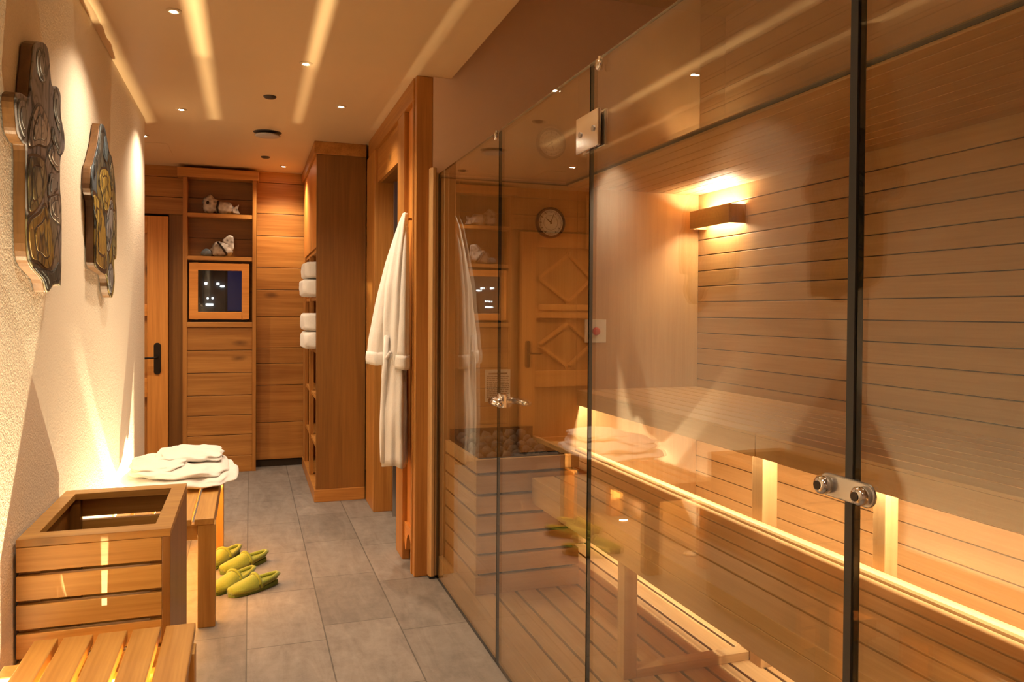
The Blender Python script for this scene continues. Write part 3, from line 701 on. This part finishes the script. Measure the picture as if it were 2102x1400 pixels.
struct('trim_sauna_ceiling', bx(1.540, 1.597, -.45, 3.69, 1.944, 1.957), W['hemy'], bevel=.003)
rg = obj('glass_roof_panel', bx(XG-.006, 1.536, -.45, 3.70, 1.958, 1.968), GLASS)
obj('edge_seal', bx(1.5362, 1.5398, -.45, 3.69, 1.953, 1.968), BLACK, rg, label='black edge seal')
tag(rg, 'horizontal glass roof panel over the front of the sauna', 'glass panel')
# jamb at the far end of the glass
jb = thing('wooden_jamb', 'pale wooden jamb strip at the far end of the sauna glass', 'jamb', (.85, 3.69, 0))
obj('rounded_strip', MB().prism([(.826, 3.70, .012), (.828, 3.684, .012), (.836, 3.675, .012), (.848, 3.675, .012), (.855, 3.684, .012), (.856, 3.70, .012), (.856, 3.724, .012), (.826, 3.724, .012)], (0, 0, 1.985)), W['hemz'], jb)
obj('flat_strip', bx(.856, .88, 3.69, 3.724, .012, 1.975), W['hemz'], jb)
obj('foot', bx(.828, .856, 3.678, 3.72, 0, .012), BLACK, jb)

# ------------------------------------------------------------------ glass front
def pane(name, y0, y1, label):
    t = thing(name, label, 'glass panel' if name != 'glass_door' else 'glass door', (XG, (y0+y1)/2, 0))
    mb = MB(); mb.box(XG-.005, XG+.005, y0, y1, .004, 1.968)
    for f in mb.bm.faces: f.material_index = 0 if abs(f.normal.x) > .5 or abs(sum((v.co.x for v in f.verts))/4-XG) > .004 else 1
    obj('pane', mb, [GLASS, GEDGE], t); return t
p1 = pane('fixed_glass_panel', 2.716, 3.688, 'fixed glass sauna panel in front of the heater')
dg = pane('glass_door', 1.912, 2.710, 'glass sauna door with chrome handle')
p3 = pane('fixed_glass_panel', .952, 1.906, 'fixed glass sauna panel carrying the square door hinge')
p4 = pane('fixed_glass_panel', -.44, .936, 'glass sauna panel at the right edge past the black seal')
obj('black_seal', bx(XG-.008, XG+.008, .9365, .9515, 0, 1.97), BLACK, p4, label='black vertical seal strip')
obj('bottom_seal', bx(XG-.004, XG+.004, 2.716, 3.688, 0, .004), BLACK, p1)
obj('bottom_seal', bx(XG-.004, XG+.004, .952, 1.906, 0, .004), BLACK, p3)
hg = obj('hinge', MB().box(XG-.014, XG-.0055, 1.84, 1.985, 1.737, 1.835).box(XG+.0055, XG+.014, 1.84, 1.985, 1.737, 1.835).box(XG-.0055, XG+.0055, 1.9065, 1.9115, 1.737, 1.835), CHROME, dg, bevel=.004, label='square polished hinge')
for y in (1.87, 1.955):
    obj('screw', MB().cyl((XG-.017, y, 1.786), (XG-.013, y, 1.786), .008), STEEL, hg, smooth=False)
hd = obj('handle', MB().cyl((XG-.045, 2.665, .98), (XG+.045, 2.665, .98), .011), CHROME, dg, smooth=True, label='chrome lever handle')
obj('lever', MB().tube([(XG-.045, 2.665, .98), (XG-.05, 2.62, .98), (XG-.05, 2.55, .98)], [.012, .010, .009]), CHROME, hd, smooth=True)
obj('lever', MB().tube([(XG+.045, 2.665, .98), (XG+.05, 2.62, .98), (XG+.05, 2.55, .98)], [.012, .010, .009]), CHROME, hd, smooth=True)
obj('rose', MB().lathe((XG-.006, 2.665, .98), [(0, -.012), (.022, -.012), (.026, -.008), (.026, 0), (0, 0)], (1, 0, 0)), CHROME, hd, smooth=True)
obj('lock_case', bx(XG-.008, XG+.008, 2.64, 2.708, .955, 1.005), CHROME, hd, bevel=.003)
def glass_clamp(y, z, label):
    t = thing('glass_clamp', label, 'clamp', (XG-.01, y, z), 'small round glass clamps')
    obj('disc', MB().lathe((XG-.005, y, z), [(0, -.010), (.012, -.010), (.015, -.007), (.015, 0), (0, 0)], (1, 0, 0)), CHROME, t, smooth=True)
    obj('pin', MB().cyl((XG-.004, y, z), (XG-.004, y, z+.022), .006), CHROME, t)
glass_clamp(1.851, 1.948, 'small round steel clamp at glass top, above the door hinge')
glass_clamp(2.746, 1.951, 'small round steel clamp at glass top, near the heater end')
cn = thing('pane_connector', 'oval steel connector with two round knobs bridging the black glass seal', 'connector', (XG, .945, 1.035))
def oval(x0, x1, y0, y1, z, r):
    pts = [(x0, y0+r+(-r)*math.cos(a)*1, z+r*math.sin(a)) for a in [PI/2-PI*i/10 for i in range(11)]]
    pts = [(x0, y0+r-r*math.sin(PI*i/10), z+r*math.cos(PI*i/10)) for i in range(11)]+[(x0, y1-r+r*math.sin(PI*i/10), z-r*math.cos(PI*i/10)) for i in range(11)]
    return MB().prism(pts, (x1-x0, 0, 0))
obj('plate', oval(XG-.012, XG-.0055, .889, 1.004, 1.034, .018), STEEL, cn, bevel=.002)
for y in (.907, .986):
    k = obj('knob', MB().lathe((XG-.012, y, 1.034), [(0, -.018), (.010, -.018), (.014, -.014), (.014, 0), (0, 0)], (1, 0, 0)), CHROME, cn, smooth=True)
    obj('centre', MB().lathe((XG-.03, y, 1.034), [(0, -.002), (.007, -.002), (.007, .001), (0, .001)], (1, 0, 0)), IRON, k)

# ------------------------------------------------------------------ heater
ht = thing('sauna_heater', 'sauna heater in a pale slatted wooden guard behind the glass', 'sauna heater', (1.125, 3.4, ZF))
HX0, HX1, HY0, HY1 = .905, 1.378, 3.135, 3.685
hz = [.10, .178, .264, .349, .432, .518, .607, .676]
fbm = MB(); sbm = MB(); rbm = MB()
for a, b in zip(hz, hz[1:]):
    fbm.box(HX0, HX1, HY0, HY0+.022, a+(.012 if a > .1 else 0), b-.001); sbm.box(HX0, HX0+.02, HY0+.022, HY1, a+(.012 if a > .1 else 0), b-.001); rbm.box(HX1-.02, HX1, HY0+.022, HY1, a+(.012 if a > .1 else 0), b-.001)
obj('front_boards', fbm, W['hemx'], ht, bevel=.002); obj('side_boards', sbm, W['hemy'], ht, bevel=.002); obj('side_boards', rbm, W['hemy'], ht, bevel=.002)
obj('inner_casing', MB().box(HX0+.022, HX1-.022, HY0+.024, HY0+.03, .1, .655).box(HX0+.022, HX0+.03, HY0+.03, HY1-.01, .1, .655).box(HX1-.03, HX1-.022, HY0+.03, HY1-.01, .1, .655).box(HX0+.022, HX1-.022, HY1-.012, HY1, .1, .725).box(HX0+.03, HX1-.03, HY0+.03, HY1-.012, .56, .575), plain('black_steel', (.02, .015, .013), .5, .5), ht)
hr = MB()
for y in (HY0+.07, HY0+.10): hr.box(HX0+.03, HX1-.03, y, y+.012, .655, .663)
obj('top_bars', hr, IRON, ht)
sr = random.Random(3); ns = 0
for j in range(5):
    for i in range(7):
        sx = HX0+.065+i*.061+sr.uniform(-.008, .008); sy = HY0+.165+j*.078+sr.uniform(-.01, .01); r = sr.uniform(.025, .030)
        if sx > HX1-.05: continue
        o = obj('sauna_stone', blob((sx, sy, .576+r+.045+.012*j), (r, r*sr.uniform(1, 1.2), r*.9), sr.uniform(0, 50), .3, 2), STONE, smooth=True)
        tag(o, 'rough grey stone heaped in the top of the sauna heater', 'stone', 'stones on the sauna heater')

# ------------------------------------------------------------------ sauna benches
def round_board(x0, x1, y0, y1, z0, z1):
    r = (z1-z0)/2; pts = []
    for i in range(9): a = -PI/2-PI*i/8; pts.append((x0+r+r*math.cos(a), y0, (z0+z1)/2+r*math.sin(a)))
    for i in range(9): a = PI/2-PI*i/8; pts.append((x1-r+r*math.cos(a), y0, (z0+z1)/2+r*math.sin(a)))
    return MB().prism(pts, (0, y1-y0, 0))
lb = thing('sauna_bench', 'long lower slatted sauna bench running beside the glass', 'sauna bench', (1.4, 1.6, ZF))
LX = [(1.150, 1.250), (1.260, 1.334), (1.344, 1.411), (1.421, 1.495), (1.505, 1.585)]
for a, b in LX: obj('slat', bx(a, b, -.4, 3.12 if a < 1.38 else 3.68, .55, .59), W['hemy'], lb, bevel=.002)
obj('nosing', round_board(1.592, 1.634, -.4, 3.68, .568, .605), W['hemy'], lb, smooth=False)
obj('front_fascia', bx(1.15, 1.172, -.4, 3.12, .48, .55), W['hemy'], lb, bevel=.003)
obj('rear_rail', bx(1.59, 1.612, -.4, 3.66, .49, .55), W['hemy'], lb, bevel=.002)
for y in (.3, 2.26):
    obj('leg', bx(1.157, 1.205, y, y+.05, ZF, .55), W['hemz'], lb, bevel=.003)
    obj('leg', bx(1.64, 1.69, y, y+.05, ZF, .55), W['hemz'], lb, bevel=.003)
    obj('floor_rail', bx(1.205, 1.64, y, y+.05, ZF, ZF+.03), W['hemx'], lb, bevel=.002)
    obj('cross_rail', bx(1.172, 1.592, y, y+.04, .50, .55), W['hemx'], lb)
def upper(y0, y1, label, legs):
    t = thing('sauna_bench', label, 'sauna bench', (1.95, (y0+y1)/2, .1))
    obj('front_fascia', bx(1.60, 1.622, y0, y1, .822, .892), W['hemy'], t, bevel=.002)
    x = 1.60
    while x < 2.3: obj('slat', bx(x, min(x+.082, 2.318), y0, y1, .874 if x > 1.61 else .892, .902), W['hemy'], t, bevel=.002); x += .0895
    for (ya, yb, xw) in legs:
        obj('leg', bx(1.638, 1.638+xw, ya, yb, ZF, .874), W['hemz'], t, bevel=.002)
        obj('bracket_rail', bx(1.69, 2.31, ya, yb, .80, .874), W['hemx'], t, bevel=.002)
upper(2.187, 3.68, 'upper sauna bench section in the far half, under the corner lamp', [(2.193, 2.252, .06)])
upper(-.4, 2.183, 'upper sauna bench section in the near half, right of the joint', [(1.66, 1.705, .045)])
# LED strips tucked behind the fascias
def led(x, z, y0, y1, p, label):
    t = thing('led_strip', label, 'light strip', (x, (y0+y1)/2, z))
    obj('profile', bx(x-.004, x+.006, y0, y1, z+.002, z+.008), WHITE, t)
    light('led_lamp', 'AREA', (x+.001, (y0+y1)/2, z), p, (1, .84, .60), (0, 0, 0), shape='RECTANGLE', size=.008, size_y=(y1-y0))
led(1.628, .862, 2.26, 3.66, P_LED*1.4/3.0, 'warm light strip hidden under the upper bench, far half')
led(1.628, .862, -.38, 2.17, P_LED*2.55/3.0, 'warm light strip hidden under the upper bench, near half')
led(1.622, .545, -.38, 3.64, P_LED*.55, 'warm light strip hidden under the lower bench')

# ------------------------------------------------------------------ corner lamp
lp = thing('wall_lamp', 'lit wooden box lamp in the sauna corner under the ceiling', 'wall lamp', (2.28, 3.47, 1.75))
obj('shade', MB().box(2.222, 2.236, 3.262, 3.62, 1.75, 1.843), W['hemy'], lp, bevel=.002)
obj('end_plate', bx(2.236, 2.319, 3.262, 3.274, 1.75, 1.843), W['hemz'], lp)
obj('end_plate', bx(2.236, 2.319, 3.608, 3.62, 1.75, 1.843), W['hemz'], lp)
obj('tube', MB().cyl((2.28, 3.29, 1.80), (2.28, 3.59, 1.80), .011), emit('lamp_tube', (1, .72, .38), 30), lp)
light('lamp_up', 'AREA', (2.28, 3.44, 1.815), P_SCONCE, (1, .84, .60), (PI, 0, 0), shape='RECTANGLE', size=.05, size_y=.28)
light('lamp_down', 'AREA', (2.28, 3.44, 1.785), P_SCONCE*.45, (1, .84, .60), (0, 0, 0), shape='RECTANGLE', size=.05, size_y=.28)

# ------------------------------------------------------------------ on the sauna's far wall
YF = 3.689
ck = thing('sauna_clock', 'round white dial clock with dark rim on the sauna far wall', 'clock', (1.446, YF, 1.757))
cc = (1.446, YF, 1.757)
obj('rim', MB().lathe(cc, [(.066, .014), (.068, .026), (.076, .026), (.079, .018), (.079, 0), (.066, 0)], (0, -1, 0), 40), plain('dark_rim', (.06, .035, .02), .35), ck, smooth=True)
obj('face', MB().lathe(cc, [(0, .015), (.067, .015), (.067, .002), (0, .002)], (0, -1, 0), 40), plain('dial_white', (.93, .92, .9), .5), ck)
tk = MB()
for i in range(60):
    a = 2*PI*i/60; r0 = .054 if i % 5 else .049; w_ = .0007 if i % 5 else .0018
    c, s = math.cos(a), math.sin(a)
    tk.prism([(cc[0]+c*r-s*q, YF-.0155, cc[2]+s*r+c*q) for r, q in ((r0, -w_), (.061, -w_), (.061, w_), (r0, w_))], (0, -.0008, 0))
tk.lathe((cc[0], YF-.0152, cc[2]), [(.037, 0), (.037, .001), (.0382, .001), (.0382, 0)], (0, -1, 0), 32)
obj('dial_marks', tk, INK, ck)
def hand(a, L, w_):
    c, s = math.sin(a), math.cos(a)
    return MB().prism([(cc[0]+c*r+s*q, YF-.0175, cc[2]+s*r-c*q) for r, q in ((-.008, -w_), (L, -w_*.4), (L, w_*.4), (-.008, w_))], (0, -.001, 0))
obj('hand', hand(-.9, .032, .0028), IRON, ck); obj('hand', hand(.35, .048, .002), IRON, ck)
nt = thing('notice', 'white printed notice sheet on the far wall above the heater', 'notice', (1.173, YF, .85))
obj('sheet', bx(1.107, 1.239, YF-.003, YF, .852, 1.014), PAPER, nt)
tx = MB(); lr = random.Random(5)
tx.box(1.125, 1.222, YF-.004, YF-.0028, .990, .998)
for k in range(12):
    z = .977-k*.0095; xx = 1.116
    while xx < 1.226:
        L = lr.uniform(.006, .02); tx.box(xx, min(xx+L, 1.231), YF-.004, YF-.0028, z, z+.0035); xx += L+.003
obj('text_lines', tx, INK, nt)
eb = thing('emergency_button', 'red emergency push button on a pale square plate', 'button', (1.70, YF, 1.14))
obj('plate', bx(1.645, 1.765, YF-.008, YF, 1.145, 1.265), PAPER, eb, bevel=.002)
obj('button', MB().lathe((1.707, YF-.008, 1.204), [(0, .016), (.014, .015), (.02, .010), (.021, 0), (0, 0)], (0, -1, 0)), RED, eb, smooth=True)
th = thing('sauna_thermometer', 'slim upright thermometer strip on the far wall near the door edge', 'thermometer', (1.665, YF, 1.63))
obj('back', bx(1.648, 1.684, YF-.01, YF, 1.63, 1.91), W['hemz'], th, bevel=.002)
obj('tube', bx(1.672, 1.682, YF-.014, YF-.01, 1.66, 1.89), WHITE, th, bevel=.001)
